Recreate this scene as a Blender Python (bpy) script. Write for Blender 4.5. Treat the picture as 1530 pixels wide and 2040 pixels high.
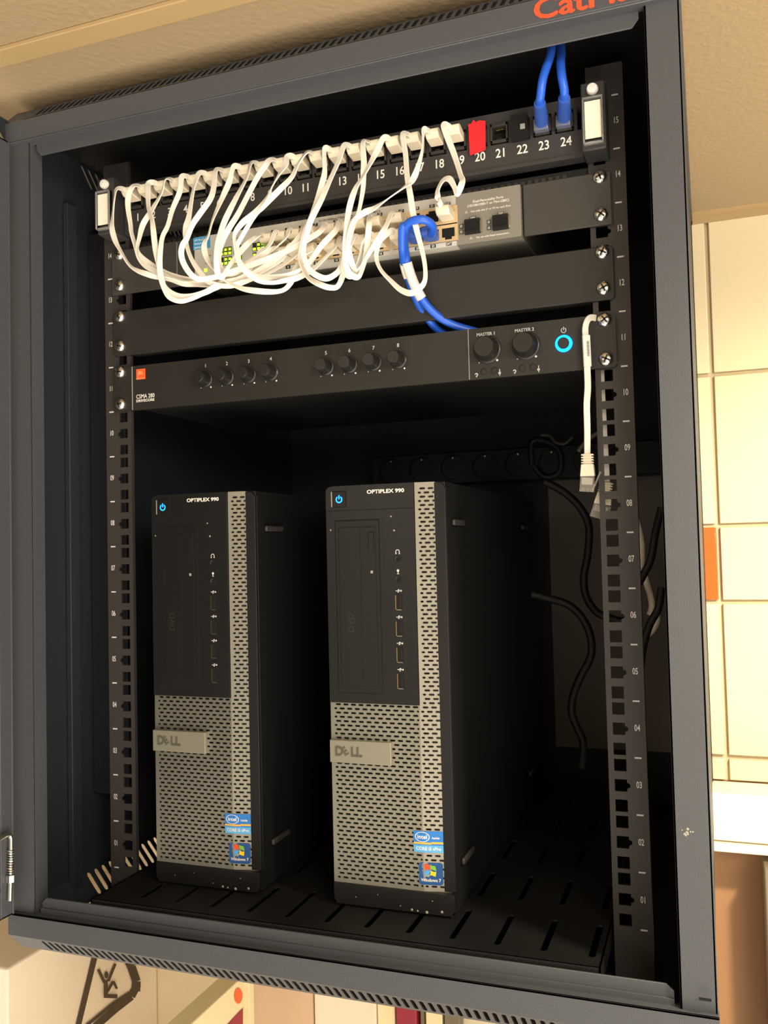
import bpy, bmesh, math, random
from mathutils import Vector, Matrix
random.seed(7)
# ------------------------------------------------------------------ clear
for o in list(bpy.data.objects): bpy.data.objects.remove(o)
SC = bpy.context.scene
COL = SC.collection
Z0 = 1665.0                       # rack zero (bottom of unit 01) above the room floor, mm
def V(x, y, z): return Vector((x*.001, y*.001, (z+Z0)*.001))
# ------------------------------------------------------------------ camera
F_PX = 1770.06
CAM = (304.69, -731.54, 302.50)
RX = Vector((0.93908, 0.34288, -0.02373)); DN = Vector((-0.03655, 0.03097, -0.99885)); FW = Vector((-0.34175, 0.93887, 0.04161))
cd = bpy.data.cameras.new('camera'); cam = bpy.data.objects.new('camera', cd); COL.objects.link(cam)
m3 = Matrix((RX, -DN, -FW)).transposed()
cam.matrix_world = Matrix.Translation(V(*CAM)) @ m3.to_4x4()
cd.sensor_fit = 'VERTICAL'; cd.sensor_height = 36; cd.lens = 36*F_PX/2040; cd.clip_start = .01; cd.clip_end = 50
SC.camera = cam
def at(px, py, y):                # a place seen in the photograph, at the depth y it stands at
    d = RX*((px-765)/F_PX) + DN*((py-1020)/F_PX) + FW
    t = (y-CAM[1])/d.y
    return Vector((CAM[0]+d.x*t, y, CAM[2]+d.z*t))
def onX(px, py, X):
    d = RX*((px-765)/F_PX) + DN*((py-1020)/F_PX) + FW; t = (X-CAM[0])/d.x
    return Vector((X, CAM[1]+d.y*t, CAM[2]+d.z*t))
# ------------------------------------------------------------------ world, light, exposure
w = bpy.data.worlds.new('world'); SC.world = w; w.use_nodes = True
w.node_tree.nodes['Background'].inputs[0].default_value = (1, .88, .72, 1)
_n = w.node_tree; _g = _n.nodes.new('ShaderNodeTexCoord'); _s = _n.nodes.new('ShaderNodeSeparateXYZ'); _n.links.new(_g.outputs['Generated'], _s.inputs[0])
def _mr(src, a, b, c, d):     # the unseen room: brighter towards its floor and its right-hand end
    q = _n.nodes.new('ShaderNodeMapRange'); q.interpolation_type = 'SMOOTHSTEP'
    for k, v in enumerate((a, b, c, d)): q.inputs[k+1].default_value = v
    _n.links.new(src, q.inputs[0]); return q.outputs[0]
_m = _n.nodes.new('ShaderNodeMath'); _m.operation = 'MULTIPLY'
_n.links.new(_mr(_s.outputs['Z'], -.4, .15, 1.75, .5), _m.inputs[0]); _n.links.new(_mr(_s.outputs['X'], -.5, .7, .25, 1.35), _m.inputs[1])
_m2 = _n.nodes.new('ShaderNodeMath'); _m2.operation = 'MULTIPLY'
_n.links.new(_m.outputs[0], _m2.inputs[0]); _n.links.new(_mr(_s.outputs['Z'], -.95, -.4, 3.2, 1.0), _m2.inputs[1])
_n.links.new(_m2.outputs[0], _n.nodes['Background'].inputs[1])
def area(name, loc, target, size, power, col, sy=None):
    l = bpy.data.lights.new(name, 'AREA'); l.shape = 'RECTANGLE'; l.size = size*.001; l.size_y = (sy or size)*.001; l.energy = power; l.color = col
    o = bpy.data.objects.new(name, l); COL.objects.link(o); o.location = V(*loc)
    o.rotation_euler = (V(*target)-V(*loc)).to_track_quat('-Z', 'Y').to_euler(); return o
area('ceiling_light', (900, -1150, 715), (150, 0, 150), 500, 17, (1, .93, .80))
area('ceiling_light', (-900, -1900, 715), (-600, -900, -1000), 550, 10, (1, .9, .76))
sl = bpy.data.lights.new('downlight', 'SPOT'); sl.energy = 120; sl.color = (1, .86, .63); sl.spot_size = math.radians(84); sl.spot_blend = 1; sl.shadow_soft_size = .05
so = bpy.data.objects.new('downlight', sl); COL.objects.link(so); so.location = V(760, -330, 722)
so.rotation_euler = (V(430, 515, -170)-V(760, -330, 722)).to_track_quat('-Z', 'Y').to_euler()
SC.view_settings.view_transform = 'Standard'; SC.view_settings.look = 'None'; SC.view_settings.gamma = 1; SC.view_settings.use_curve_mapping = False
SC.view_settings.exposure = 0.32
# ------------------------------------------------------------------ materials
def lin(c): return tuple(((v/255+.055)/1.055)**2.4 if v > 10 else v/255/12.92 for v in c)
MATS = {}
def mat(name, rgb, rough=.5, metal=0, bump=0, bscale=900, emit=None, es=1, noise=0, nscale=60, spec=.5, trans=0, ior=1.45, coat=0):
    m = bpy.data.materials.new(name); m.use_nodes = True; nt = m.node_tree; b = nt.nodes['Principled BSDF']
    c = (*lin(rgb), 1)
    b.inputs['Base Color'].default_value = c; b.inputs['Roughness'].default_value = rough; b.inputs['Metallic'].default_value = metal
    b.inputs['Specular IOR Level'].default_value = spec; b.inputs['IOR'].default_value = ior
    if trans: b.inputs['Transmission Weight'].default_value = trans
    if coat: b.inputs['Coat Weight'].default_value = coat
    tc = nt.nodes.new('ShaderNodeTexCoord')
    if noise:
        n = nt.nodes.new('ShaderNodeTexNoise'); n.inputs['Scale'].default_value = nscale; n.inputs['Detail'].default_value = 4
        nt.links.new(tc.outputs['Object'], n.inputs['Vector'])
        mx = nt.nodes.new('ShaderNodeMix'); mx.data_type = 'RGBA'; mx.blend_type = 'MULTIPLY'; mx.inputs[0].default_value = noise
        mx.inputs[6].default_value = c; nt.links.new(n.outputs['Fac'], mx.inputs[7]); nt.links.new(mx.outputs[2], b.inputs['Base Color'])
    if bump:
        n = nt.nodes.new('ShaderNodeTexNoise'); n.inputs['Scale'].default_value = bscale; n.inputs['Detail'].default_value = 3
        nt.links.new(tc.outputs['Object'], n.inputs['Vector'])
        bp = nt.nodes.new('ShaderNodeBump'); bp.inputs['Strength'].default_value = bump; bp.inputs['Distance'].default_value = .001
        nt.links.new(n.outputs['Fac'], bp.inputs['Height']); nt.links.new(bp.outputs['Normal'], b.inputs['Normal'])
    if emit:
        b.inputs['Emission Color'].default_value = (*lin(emit), 1); b.inputs['Emission Strength'].default_value = es
    MATS[name] = m; return m
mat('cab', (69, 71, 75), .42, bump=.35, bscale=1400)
mat('cabside', (38, 43, 49), .45, bump=.3, bscale=1400); mat('backp', (30, 28, 27), .6); mat('litback', (118, 108, 100), .6, noise=.1, nscale=9); mat('cabin', (22, 24, 28), .5, bump=.3, bscale=1400)
mat('black', (15, 14, 14), .55); mat('void', (8, 8, 8), .9)
mat('rail', (54, 50, 48), .5, bump=.2, bscale=1600)
mat('panelgrey', (62, 59, 56), .5, bump=.25, bscale=1500)
mat('blankm', (38, 36, 33), .55, bump=.25, bscale=1500)
mat('ampm', (38, 36, 33), .5, bump=.2, bscale=1800)
mat('patchm', (54, 52, 52), .45); mat('jackm', (52, 49, 46), .4)
mat('white', (232, 228, 220), .6); mat('markw', (205, 205, 205), .6); mat('dimw', (150, 148, 142), .6)
mat('cable', (236, 230, 218), .38, bump=.05, bscale=300); mat('plug', (226, 214, 190), .35)
mat('blue', (38, 92, 205), .35); mat('blueboot', (52, 88, 175), .45)
mat('chrome', (225, 222, 215), .22, 1, bump=.35, bscale=500)
mat('steel', (190, 188, 180), .3, 1); mat('clear', (235, 235, 230), .08, trans=.85)
mat('paper', (240, 232, 212), .7); mat('red', (215, 32, 40), .6)
mat('swl', (190, 187, 178), .45); mat('swd', (125, 121, 112), .45); mat('tan', (205, 180, 140), .35, .3)
mat('badge', (55, 150, 205), .5); mat('ledg', (60, 120, 20), .4, emit=(150, 255, 30), es=3.5); mat('ledoff', (40, 42, 30), .4)
mat('orange', (238, 96, 40), .5); mat('orangel', (255, 170, 130), .5)
mat('bluelight', (0, 60, 200), .4, emit=(0, 120, 255), es=5); mat('pcblue', (0, 60, 200), .4, emit=(20, 130, 255), es=4)
mat('pcb', (20, 19, 18), .42, bump=.15, bscale=1200); mat('pcbez', (23, 22, 21), .38, bump=.12, bscale=900); mat('pcside', (10, 10, 11), .6, bump=.2, bscale=1500)
mat('silver', (176, 172, 158), .36, .85, noise=.12, nscale=25); mat('silverb', (150, 146, 130), .42, .5)
mat('gold', (200, 170, 110), .3, 1); mat('dust', (150, 145, 135), .9)
mat('stblue', (40, 120, 200), .4); mat('stlight', (90, 170, 225), .4); mat('winblue', (28, 78, 140), .4)
mat('wr', (225, 80, 40), .5); mat('wg', (120, 180, 50), .5); mat('wb', (80, 160, 220), .5); mat('wy', (245, 200, 30), .5); mat('yel', (225, 175, 70), .5)
mat('ceil', (146, 127, 98), .9, bump=1, bscale=170); mat('tbar', (162, 138, 98), .5); mat('wallp', (222, 205, 172), .7, bump=.1, bscale=300)
mat('tile', (216, 200, 166), .18, noise=.05, nscale=6); mat('tileo', (205, 92, 36), .2); mat('grout', (188, 172, 140), .9)
mat('brownwall', (160, 118, 80), .6, noise=.1, nscale=5); mat('ledge', (246, 236, 215), .4); mat('olive', (118, 105, 82), .6)
mat('cream', (232, 216, 170), .5); mat('whitebox', (236, 222, 200), .5, noise=.08, nscale=8); mat('pictodark', (72, 60, 46), .6)
mat('darkred', (150, 35, 55), .5); mat('floorm', (190, 170, 140), .5, noise=.2, nscale=3); mat('pinkwall', (216, 184, 152), .6, bump=.1); mat('letter', (232, 78, 44), .5)
mat('knob', (34, 32, 30), .35); mat('emb', (84, 80, 70), .5); mat('blackcable', (12, 11, 11), .6); mat('whitebundle', (210, 200, 182), .5)
# ------------------------------------------------------------------ mesh builder
def basis(center, ax):
    return center, ax
class MB:
    def __init__(s): s.v = []; s.f = []; s.m = []; s.names = []
    def mi(s, n):
        if n not in s.names: s.names.append(n)
        return s.names.index(n)
    def add(s, verts, faces, m):
        k = len(s.v); i = s.mi(m); s.v += [tuple(v) for v in verts]
        for f in faces: s.f.append([k+a for a in f]); s.m.append(i)
        return s
    def box(s, x0, x1, y0, y1, z0, z1, m):
        return s.add([(x0,y0,z0),(x1,y0,z0),(x1,y1,z0),(x0,y1,z0),(x0,y0,z1),(x1,y0,z1),(x1,y1,z1),(x0,y1,z1)],
                     [(0,3,2,1),(4,5,6,7),(0,1,5,4),(1,2,6,5),(2,3,7,6),(3,0,4,7)], m)
    def prism(s, poly, axis, a0, a1, m):    # poly: 2D points in the other two axes (in x,y,z order)
        def mk(p, a):
            return (a, p[0], p[1]) if axis == 0 else (p[0], a, p[1]) if axis == 1 else (p[0], p[1], a)
        n = len(poly); vs = [mk(p, a0) for p in poly]+[mk(p, a1) for p in poly]
        return s.add(vs, [tuple(range(n))[::-1], tuple(range(n, 2*n))]+[(i, (i+1) % n, n+(i+1) % n, n+i) for i in range(n)], m)
    def lathe(s, c, prof, m, n=24, axis=1, sgn=-1):   # prof: (radius, distance along sgn*axis)
        vs = []; fs = []
        for r, d in prof:
            for k in range(n):
                a = 2*math.pi*k/n; u, w_ = r*math.cos(a), r*math.sin(a)
                p = [c[0], c[1], c[2]]
                if axis == 1: p[0] += u; p[2] += w_; p[1] += sgn*d
                elif axis == 2: p[0] += u; p[1] += w_; p[2] += sgn*d
                else: p[1] += u; p[2] += w_; p[0] += sgn*d
                vs.append(p)
        for j in range(len(prof)-1):
            for k in range(n): fs.append((j*n+k, j*n+(k+1) % n, (j+1)*n+(k+1) % n, (j+1)*n+k))
        if prof[-1][0] > 0: fs.append(tuple((len(prof)-1)*n+k for k in range(n)))
        return s.add(vs, fs, m)
    def ring(s, c, r0, r1, y, m, n=32, gap=0, start=0):
        vs = []; fs = []
        for k in range(n+1):
            a = start+gap/2+(2*math.pi-gap)*k/n
            vs += [(c[0]+r0*math.cos(a), y, c[1]+r0*math.sin(a)), (c[0]+r1*math.cos(a), y, c[1]+r1*math.sin(a))]
        for k in range(n): fs.append((2*k, 2*k+1, 2*k+3, 2*k+2))
        return s.add(vs, fs, m)
    def tube(s, pts, r, m, n=10, cap=True):
        P = [Vector(p) for p in pts]; rr = r if isinstance(r, (list, tuple)) else [r]*len(P); vs = []; fs = []
        up = Vector((0, 0, 1)); prev = None
        for i, p in enumerate(P):
            t = (P[min(i+1, len(P)-1)]-P[max(i-1, 0)]).normalized()
            if prev is None:
                a = up if abs(t.dot(up)) < .9 else Vector((1, 0, 0)); nrm = (a-t*a.dot(t)).normalized()
            else:
                nrm = (prev-t*prev.dot(t)).normalized()
            prev = nrm; b = t.cross(nrm)
            for k in range(n):
                a = 2*math.pi*k/n; vs.append(p+(nrm*math.cos(a)+b*math.sin(a))*rr[i])
        for i in range(len(P)-1):
            for k in range(n): fs.append((i*n+k, i*n+(k+1) % n, (i+1)*n+(k+1) % n, (i+1)*n+k))
        if cap: fs += [tuple(range(n))[::-1], tuple((len(P)-1)*n+k for k in range(n))]
        return s.add(vs, fs, m)
    def ribbon(s, P, wid, thk, twist, m):
        vs = []; fs = []; N0 = Vector((.42, -.9, .05)); prevW = None
        pr = [(-.5, -.2), (-.44, -.5), (.44, -.5), (.5, -.2), (.5, .2), (.44, .5), (-.44, .5), (-.5, .2)]; n = len(pr)
        for i, p in enumerate(P):
            t = (P[min(i+1, len(P)-1)]-P[max(i-1, 0)]).normalized()
            nn = N0-t*N0.dot(t)
            if nn.length < .15: nn = Vector((0, .3, 1)); nn = nn-t*nn.dot(t)
            nn.normalize(); W = t.cross(nn)
            a = twist(i/(len(P)-1)); W2 = W*math.cos(a)+nn*math.sin(a); N2 = t.cross(W2)
            if prevW is not None and W2.dot(prevW) < 0: pass
            prevW = W2
            for u, q in pr: vs.append(p+W2*(u*wid)+N2*(q*thk))
        for i in range(len(P)-1):
            for k in range(n): fs.append((i*n+k, i*n+(k+1) % n, (i+1)*n+(k+1) % n, (i+1)*n+k))
        fs += [tuple(range(n))[::-1], tuple((len(P)-1)*n+k for k in range(n))]
        return s.add(vs, fs, m)
    def cell(s, x0, x1, z0, z1, hole, fn, t, m, mh=None):  # plate cell with a hole; fn(x,z,depth)->3D
        cx = sum(p[0] for p in hole)/len(hole); cz = sum(p[1] for p in hole)/len(hole)
        def hit(p):
            dx, dz = p[0]-cx, p[1]-cz; ts = []
            if dx > 1e-9: ts.append(((x1-cx)/dx, 0))
            if dx < -1e-9: ts.append(((x0-cx)/dx, 2))
            if dz > 1e-9: ts.append(((z1-cz)/dz, 1))
            if dz < -1e-9: ts.append(((z0-cz)/dz, 3))
            tt, sd = min(ts); return (cx+dx*tt, cz+dz*tt), sd
        corner = {0: (x1, z1), 1: (x0, z1), 2: (x0, z0), 3: (x1, z0)}
        n = len(hole); H = [hit(p) for p in hole]
        for i in range(n):
            j = (i+1) % n; (q0, s0), (q1, s1) = H[i], H[j]
            poly = [hole[i], q0]; k = s0
            while k != s1: poly.append(corner[k]); k = (k+1) % 4
            poly += [q1, hole[j]]
            s.add([fn(a, b, 0) for a, b in poly], [tuple(range(len(poly)))], m)
            s.add([fn(*hole[i], 0), fn(*hole[j], 0), fn(*hole[j], t), fn(*hole[i], t)], [(0, 1, 2, 3)], mh or m)
    def quad(s, x0, x1, z0, z1, fn, m): return s.add([fn(x0, z0, 0), fn(x1, z0, 0), fn(x1, z1, 0), fn(x0, z1, 0)], [(0, 1, 2, 3)], m)
    def text(s, st, fn, m, size, align='LEFT', bold=0, sx=1, thick=.0, shear=0):
        vs, fs = text_mesh(st, align, bold, thick, shear)
        return s.add([fn(v[0]*size*sx, v[1]*size, v[2]*size) for v in vs], fs, m)
_tc = {}
def text_mesh(st, align, bold, thick, shear):
    key = (st, align, bold, thick, shear)
    if key in _tc: return _tc[key]
    cu = bpy.data.curves.new('t', 'FONT'); cu.body = st; cu.size = 1; cu.align_x = align; cu.align_y = 'CENTER'; cu.offset = bold; cu.extrude = thick; cu.resolution_u = 3; cu.shear = shear
    o = bpy.data.objects.new('t', cu); COL.objects.link(o)
    dg = bpy.context.evaluated_depsgraph_get(); me = bpy.data.meshes.new_from_object(o.evaluated_get(dg))
    r = ([tuple(v.co) for v in me.vertices], [tuple(p.vertices) for p in me.polygons])
    bpy.data.objects.remove(o); bpy.data.curves.remove(cu); bpy.data.meshes.remove(me); _tc[key] = r; return r
def tag(o, label=None, cat=None, group=None, kind=None):
    if label: o['label'] = label
    if cat: o['category'] = cat
    if group: o['group'] = group
    if kind: o['kind'] = kind
    return o
def obj(name, mb, parent=None, bevel=0, seg=2, smooth=30, label=None, solid=True):
    base = parent['_b'] if parent and '_b' in parent else None
    if base is None: base = (0, 0, -Z0)
    me = bpy.data.meshes.new(name)
    me.from_pydata([((x-base[0])*.001, (y-base[1])*.001, (z-base[2])*.001) for x, y, z in mb.v], [], mb.f)
    for n in mb.names: me.materials.append(MATS[n])
    for p, i in zip(me.polygons, mb.m): p.material_index = i; p.use_smooth = True
    me.set_sharp_from_angle(angle=math.radians(smooth))
    o = bpy.data.objects.new(name, me); COL.objects.link(o)
    if parent: o.parent = parent; o['_b'] = base
    if bevel:
        md = o.modifiers.new('bevel', 'BEVEL'); md.width = bevel*.001; md.segments = seg; md.limit_method = 'ANGLE'; md.angle_limit = math.radians(40)
    if label: o['label'] = label
    return o
def thing(name, label, cat, loc, group=None):
    o = bpy.data.objects.new(name, None); COL.objects.link(o); o.location = V(*loc); o.empty_display_size = .02
    o['_b'] = tuple(float(v) for v in loc); return tag(o, label, cat, group)
def struct(name, mb, **k):
    o = obj(name, mb, **k); o['kind'] = 'structure'; return o
def children(o): return [c for c in bpy.data.objects if c.parent == o]
def copy_tree(o, parent=None):
    c = o.copy(); COL.objects.link(c); c.parent = parent
    for ch in children(o): copy_tree(ch, c)
    return c
def spline(P, per=8):
    P = [Vector(p) for p in P]; out = []; n = len(P)
    for i in range(n-1):
        a, b, c, d = P[max(i-1, 0)], P[i], P[i+1], P[min(i+2, n-1)]
        for k in range(per):
            t = k/per
            out.append(.5*((2*b)+(-a+c)*t+(2*a-5*b+4*c-d)*t*t+(-a+3*b-3*c+d)*t**3))
    out.append(P[-1]); return out
def front(cx, cz, y): return lambda a, b, d: (cx+a, y-d, cz+b)      # text lying on a front face
U = 44.45
# ================================================================== SETTING
mb = MB().box(-1300, 1300, -149, 515, 735, 760, 'ceil').box(-1300, 1300, -1900, -149, 735, 760, 'ceil'); struct('ceiling', mb)
mb = MB().box(-1300, 1300, -150, -128, 731, 735, 'tbar'); struct('trim_1', mb, bevel=.8)
mb = MB().box(300, 1300, 491, 515, 734, 736, 'tbar').box(300, 1300, 513, 515.5, 726, 735, 'tbar'); struct('trim_2', mb)
mb = MB(); mb.box(-1300, 1300, -250, 640, -Z0-20, -Z0, 'floorm'); struct('floor', mb)
mb = MB(); mb.box(-1300, 1300, 521, 560, -10, 760, 'grout').box(-1300, 290, 519, 560, -Z0, 760, 'wallp').box(290, 1300, 521, 560, -Z0, -10, 'brownwall')
rows = [727, 523, 323, 223, 22, -10]
for r in range(5):
    for c in range(-1, 5):
        x0 = 317+c*200
        mm = 'tileo' if (r == 2 and c == -1) else 'tile'
        xx0 = max(x0+2.5, 292)
        mb.box(xx0, x0+197.5, 515, 521.5, rows[r+1]+2.5, rows[r]-(2.5 if r else 0), mm)
struct('wall_back', mb, bevel=1.2)
# white ledge along the wall right of the cabinet
mb = MB().box(286, 1300, 456, 519, -68, -10, 'ledge').box(286, 1300, 450, 519, -80, -70, 'ledge'); o = obj('wall_ledge', mb, bevel=2)
tag(o, 'white ledge running along the wall under the cream tiles', 'ledge')
mb = MB().box(353, 600, 440, 521, -Z0, -90, 'olive'); o = obj('cupboard_side', mb, bevel=2); tag(o, 'dull olive brown cupboard end below the white ledge', 'cupboard')
# ================================================================== SERVER CABINET
CB = thing('server_cabinet', 'dark blue-grey wall rack cabinet with its front door open, between ceiling and tiled wall', 'cabinet', (0, 200, -50))
YF = -85
# top fascia with vented chamfer
def slot45(x, w, L):     # hole in (along, across) coordinates
    return [(x+w/2, L*.15), (x+w/2*.7, L*.08+L*.77), (x-w/2*.7, L*.08+L*.77), (x-w/2, L*.15)]
def stadium(cx, cz, L, h, n=4):
    r = h/2; l = max(L/2-r, 0); out = []
    for k in range(n+1): a = -math.pi/2+math.pi*k/n; out.append((cx+l+r*math.cos(a), cz+r*math.sin(a)))
    for k in range(n+1): a = math.pi/2+math.pi*k/n; out.append((cx-l+r*math.cos(a), cz+r*math.sin(a)))
    if l == 0: out = out[:n+1]+out[n+2:-1]
    return out
def hpoly(cx, z0, z1, w):  # upright slot with rounded ends, counter-clockwise
    r = w/2; return [(cx+r, z0+r), (cx+r, z1-r), (cx+r*.5, z1-r*.2), (cx-r*.5, z1-r*.2), (cx-r, z1-r), (cx-r, z0+r), (cx-r*.5, z0+r*.2), (cx+r*.5, z0+r*.2)]
def chamfer_strip(fn, m):
    mb = MB(); L = 25.4; p = 7.05; n = 76; x0 = -n*p/2
    mb.quad(-300, x0, 0, L, fn, m); mb.quad(x0+n*p, 300, 0, L, fn, m)
    for k in range(n): mb.cell(x0+k*p, x0+(k+1)*p, 0, L, hpoly(x0+(k+.5)*p, 3.2, 22, 3.6), fn, 1.4, m, 'cabin')
    return mb
s2 = 1/math.sqrt(2)
mb = MB().box(-300, 300, YF, YF+1.5, 689, 708, 'cab').box(-300, 300, YF, -73, 687.5, 689, 'cab')
mb.add([(-300, -67, 726), (300, -67, 726), (300, 500, 726), (-300, 500, 726)], [(0, 1, 2, 3)], 'cab')
tf = obj('top_fascia', mb, CB, bevel=.6)
mb = chamfer_strip(lambda a, b, d: (a, YF+b*s2+d*s2, 708+b*s2-d*s2), 'cab'); obj('vented_edge', mb, tf)
mb = MB().prism([(-271, 690), (-271, 682), (-266, 676), (266, 676), (271, 682), (271, 690)], 1, -75, -73.5, 'cab'); obj('door_lip', mb, tf, bevel=.5)
mb = MB()
for k, (ox, oz) in enumerate(((-.7, 0), (.7, 0), (0, .5), (0, -.5), (0, 0))): mb.text('CatMax', lambda a, b, d: (196.5+ox+a, YF-.3-.02*k-d, 698.5+oz+b), 'letter', 22, 'LEFT', .0, 1.22, .004)
obj('lettering', mb, tf, label='orange red lettering on the top fascia')
# bottom fascia
mb = MB().box(-300, 300, YF, YF+1.5, -36, -17, 'cab').box(-300, 300, YF, -73, -18.5, -17, 'cab').box(-271, 271, -76.5, -75, -17, -12.5, 'cab')
_p = at(1405, 1991, YF); mb.prism([(_p.x-4, _p.z-1), (_p.x+4, _p.z-1), (_p.x+4, _p.z+1), (_p.x-4, _p.z+1)], 1, YF-.2, YF, 'void')
bf = obj('bottom_fascia', mb, CB, bevel=.6)
mb = chamfer_strip(lambda a, b, d: (a, YF+b*s2+d*s2, -36-b*s2+d*s2), 'cab')
mb.quad(-300, 300, 0, 1, lambda a, b, d: (a, -67+b*20, -54), 'cab'); obj('vented_edge', mb, bf)
mb = MB().prism([(-271, -36), (271, -36), (271, -8), (266, -3.5), (-266, -3.5), (-271, -8)], 1, -75, -73.5, 'cab'); obj('door_lip', mb, bf, bevel=.5)
# posts
for sg, nm in ((-1, 'left'), (1, 'right')):
    mb = MB(); a, b = sorted((sg*275, sg*299)); mb.box(a, b, -80, -78, -17, 689, 'cab')
    a, b = sorted((sg*275, sg*276.5)); mb.box(a, b, -80, -62, -17, 689, 'cab')
    mb.box(*sorted((sg*276, sg*286)), -63.5, -62, -17, 689, 'cab')
    if sg == 1: mb.box(297.6, 299.4, -80, -60, -17, 689, 'cab')
    if sg == 1:
        c = at(1369, 1660, -80.3)
        for k in range(14): a = random.uniform(0, 6.28); q = random.uniform(0, 4.5); mb.lathe((c.x+q*math.cos(a), -80, c.z+q*math.sin(a)), [(random.uniform(.4, 1), 0), (.3, .15), (0, .15)], 'dust', 6)
    obj('front_post', mb, CB, bevel=.8)
# shell: sides with slanted slots near top and bottom
def side(sg, full):
    mb = MB(); X = sg*298
    fn0 = lambda y, z, d: (X-sg*d, y, z)
    f = (lambda a, b, d: fn0(a, b, d))
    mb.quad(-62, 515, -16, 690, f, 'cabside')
    if full:
        p = 11.4; y0 = 14; n = 40
        def sh(zb, sl, d_): return lambda a, b, d: (X-sg*(d+d_*b), a+sl*b, zb+b)
        fb = lambda a, b, d: (X-sg*(d+(22-b)*.8), a, -38+b)         # bottom: leans in like a chamfer
        mb.quad(-62, y0, 0, 22, fb, 'cabside'); mb.quad(y0+n*p, 515, 0, 22, fb, 'cabside')
        for k in range(n): mb.cell(y0+k*p, y0+(k+1)*p, 0, 22, hpoly(y0+(k+.5)*p, 1, 21.5, 5.6), fb, 1.2, 'cabside', 'cabin')
        ft = lambda a, b, d: (X-sg*d, a-.9*b, 690+b)                # top: slots lean
        mb.quad(-30, y0+20, 0, 22, ft, 'cabside'); mb.quad(y0+20+n*p, 535, 0, 22, ft, 'cabside'); mb.quad(-62, 0, 712, 728, f, 'cabside'); mb.quad(-85, -30, 0, 22, ft, 'cabside')
        for k in range(n): mb.cell(y0+20+k*p, y0+20+(k+1)*p, 0, 22, hpoly(y0+20+(k+.5)*p, 1, 21, 3.2), ft, 1.2, 'cabside', 'cabin')
        mb.quad(0, 515, 712, 726, f, 'cabside')
    else: mb.quad(-62, 515, -50, -16, f, 'cabside'); mb.quad(-62, 515, 690, 726, f, 'cabside')
    return mb
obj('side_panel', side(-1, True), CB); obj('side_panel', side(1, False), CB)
mb = MB().box(-299, 299, 511, 514, -50, 726, 'backp'); bk = obj('back_panel', mb, CB)
mb = MB().box(97, 297, 509, 511, 25, 396, 'litback'); obj('lit_patch', mb, bk, bevel=.5)  # added pale sheet: paints the lit zone of the back panel as colour
mb = MB().box(-281, 281, -73, 512, -42, -40, 'cabin').box(-240, -222.5, -73, 40, -40, -20, 'cabin'); obj('base_panel', mb, CB)
mb = MB().box(-297, 297, -60, 511, 713, 715, 'black'); obj('roof_panel', mb, CB)
# side channel that carries the rails
for sg in (-1, 1):
    mb = MB(); mb.box(*sorted((sg*291, sg*297)), -8, 6, -38, 660, 'cabside')
    if sg < 0: mb.box(-296, -253, 30, 36, 60, 640, 'cabin')
    obj('support_channel', mb, CB, bevel=.6)
# rails
def rail(sg):
    mb = MB(); m = 'rail'
    def fn(a, b, d): return (sg*a, 0+d, b)
    def add_cell(zc, z0, z1, notch):
        h = 4.75; X = 232.55
        hole = [(X+h, zc-h), (X+h, zc-2.4), (X+h+2.4, zc-1.2), (X+h+2.4, zc+1.2), (X+h, zc+2.4), (X+h, zc+h), (X-h, zc+h), (X-h, zc-h)] if notch else [(X+h, zc-h), (X+h, zc+h), (X-h, zc+h), (X-h, zc-h)]
        mb.cell(225, 241, z0, z1, hole, fn, 1.8, m)
    mb.quad(241, 253, -38, 15.6*U, fn, m); mb.quad(225, 241, -38, 0, fn, m); mb.quad(225, 241, 15*U, 15.6*U, fn, m)
    for u in range(15):
        zb = u*U
        add_cell(zb+6.35, zb, zb+14.3, False); add_cell(zb+U/2, zb+14.3, zb+30.15, True); add_cell(zb+U-6.35, zb+30.15, zb+U, False)
        # printed unit numbers and ticks
        tx = 246.6 if sg > 0 else -246.6
        s_ = '%02d' % (u+1) if u < 9 else str(u+1)
        mb.text(s_, front(tx, zb+U/2+1, -.15), 'markw', 7.2, 'CENTER', .012, .62)
    for u in range(16): mb.box(*sorted((sg*243.8, sg*249)), -.2, 0, u*U-.6, u*U+.6, 'markw')
    a, b = sorted((sg*225, sg*223.4)); mb.box(a, b, -.2, 4, -38, 15.6*U, m)
    a, b = sorted((sg*251.4, sg*253)); mb.box(a, b, .2, 8, -38, 15.6*U, m)
    return obj('mounting_rail', mb, CB, smooth=25)
rail(-1); rail(1)
# door, open at right angles on the left
mb = MB().box(-303, -301.5, -660, -90, -14, 686, 'cab').box(-301.5, -288, -92, -90, -14, 686, 'cab').box(-301.5, -288, -660, -92, -14, -12, 'cab').box(-301.5, -288, -660, -92, 684, 686, 'cab')
mb.box(-290, -288, -106, -92, -14, 686, 'cab').box(-290, -288, -660, -106, -14, 12, 'cab').box(-290, -288, -660, -106, 662, 686, 'cab').box(-299, -297, -640, -110, 14, 660, 'void')
dr = obj('door', mb, CB, bevel=.5, label='open front door seen edge-on at the left')
hp = [onX(*p, -285.5) for p in ((-40, 1696), (-8, 1675), (10, 1664), (17, 1662), (21, 1668), (21.5, 1682), (21, 1740), (19.5, 1794))]
mb = MB().tube(spline(hp, 5), 2.1, 'steel', 10); hg = obj('hinge_rod', mb, dr, label='bent steel hinge rod with a coil spring')
c0, c1 = onX(21.5, 1690, -285.5), onX(20.7, 1744, -285.5); pts = []
for k in range(180):
    t = k/179; a = t*2*math.pi*11; p = c0.lerp(c1, t); pts.append((p.x+2.9*math.cos(a), p.y+2.9*math.sin(a), p.z))
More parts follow.
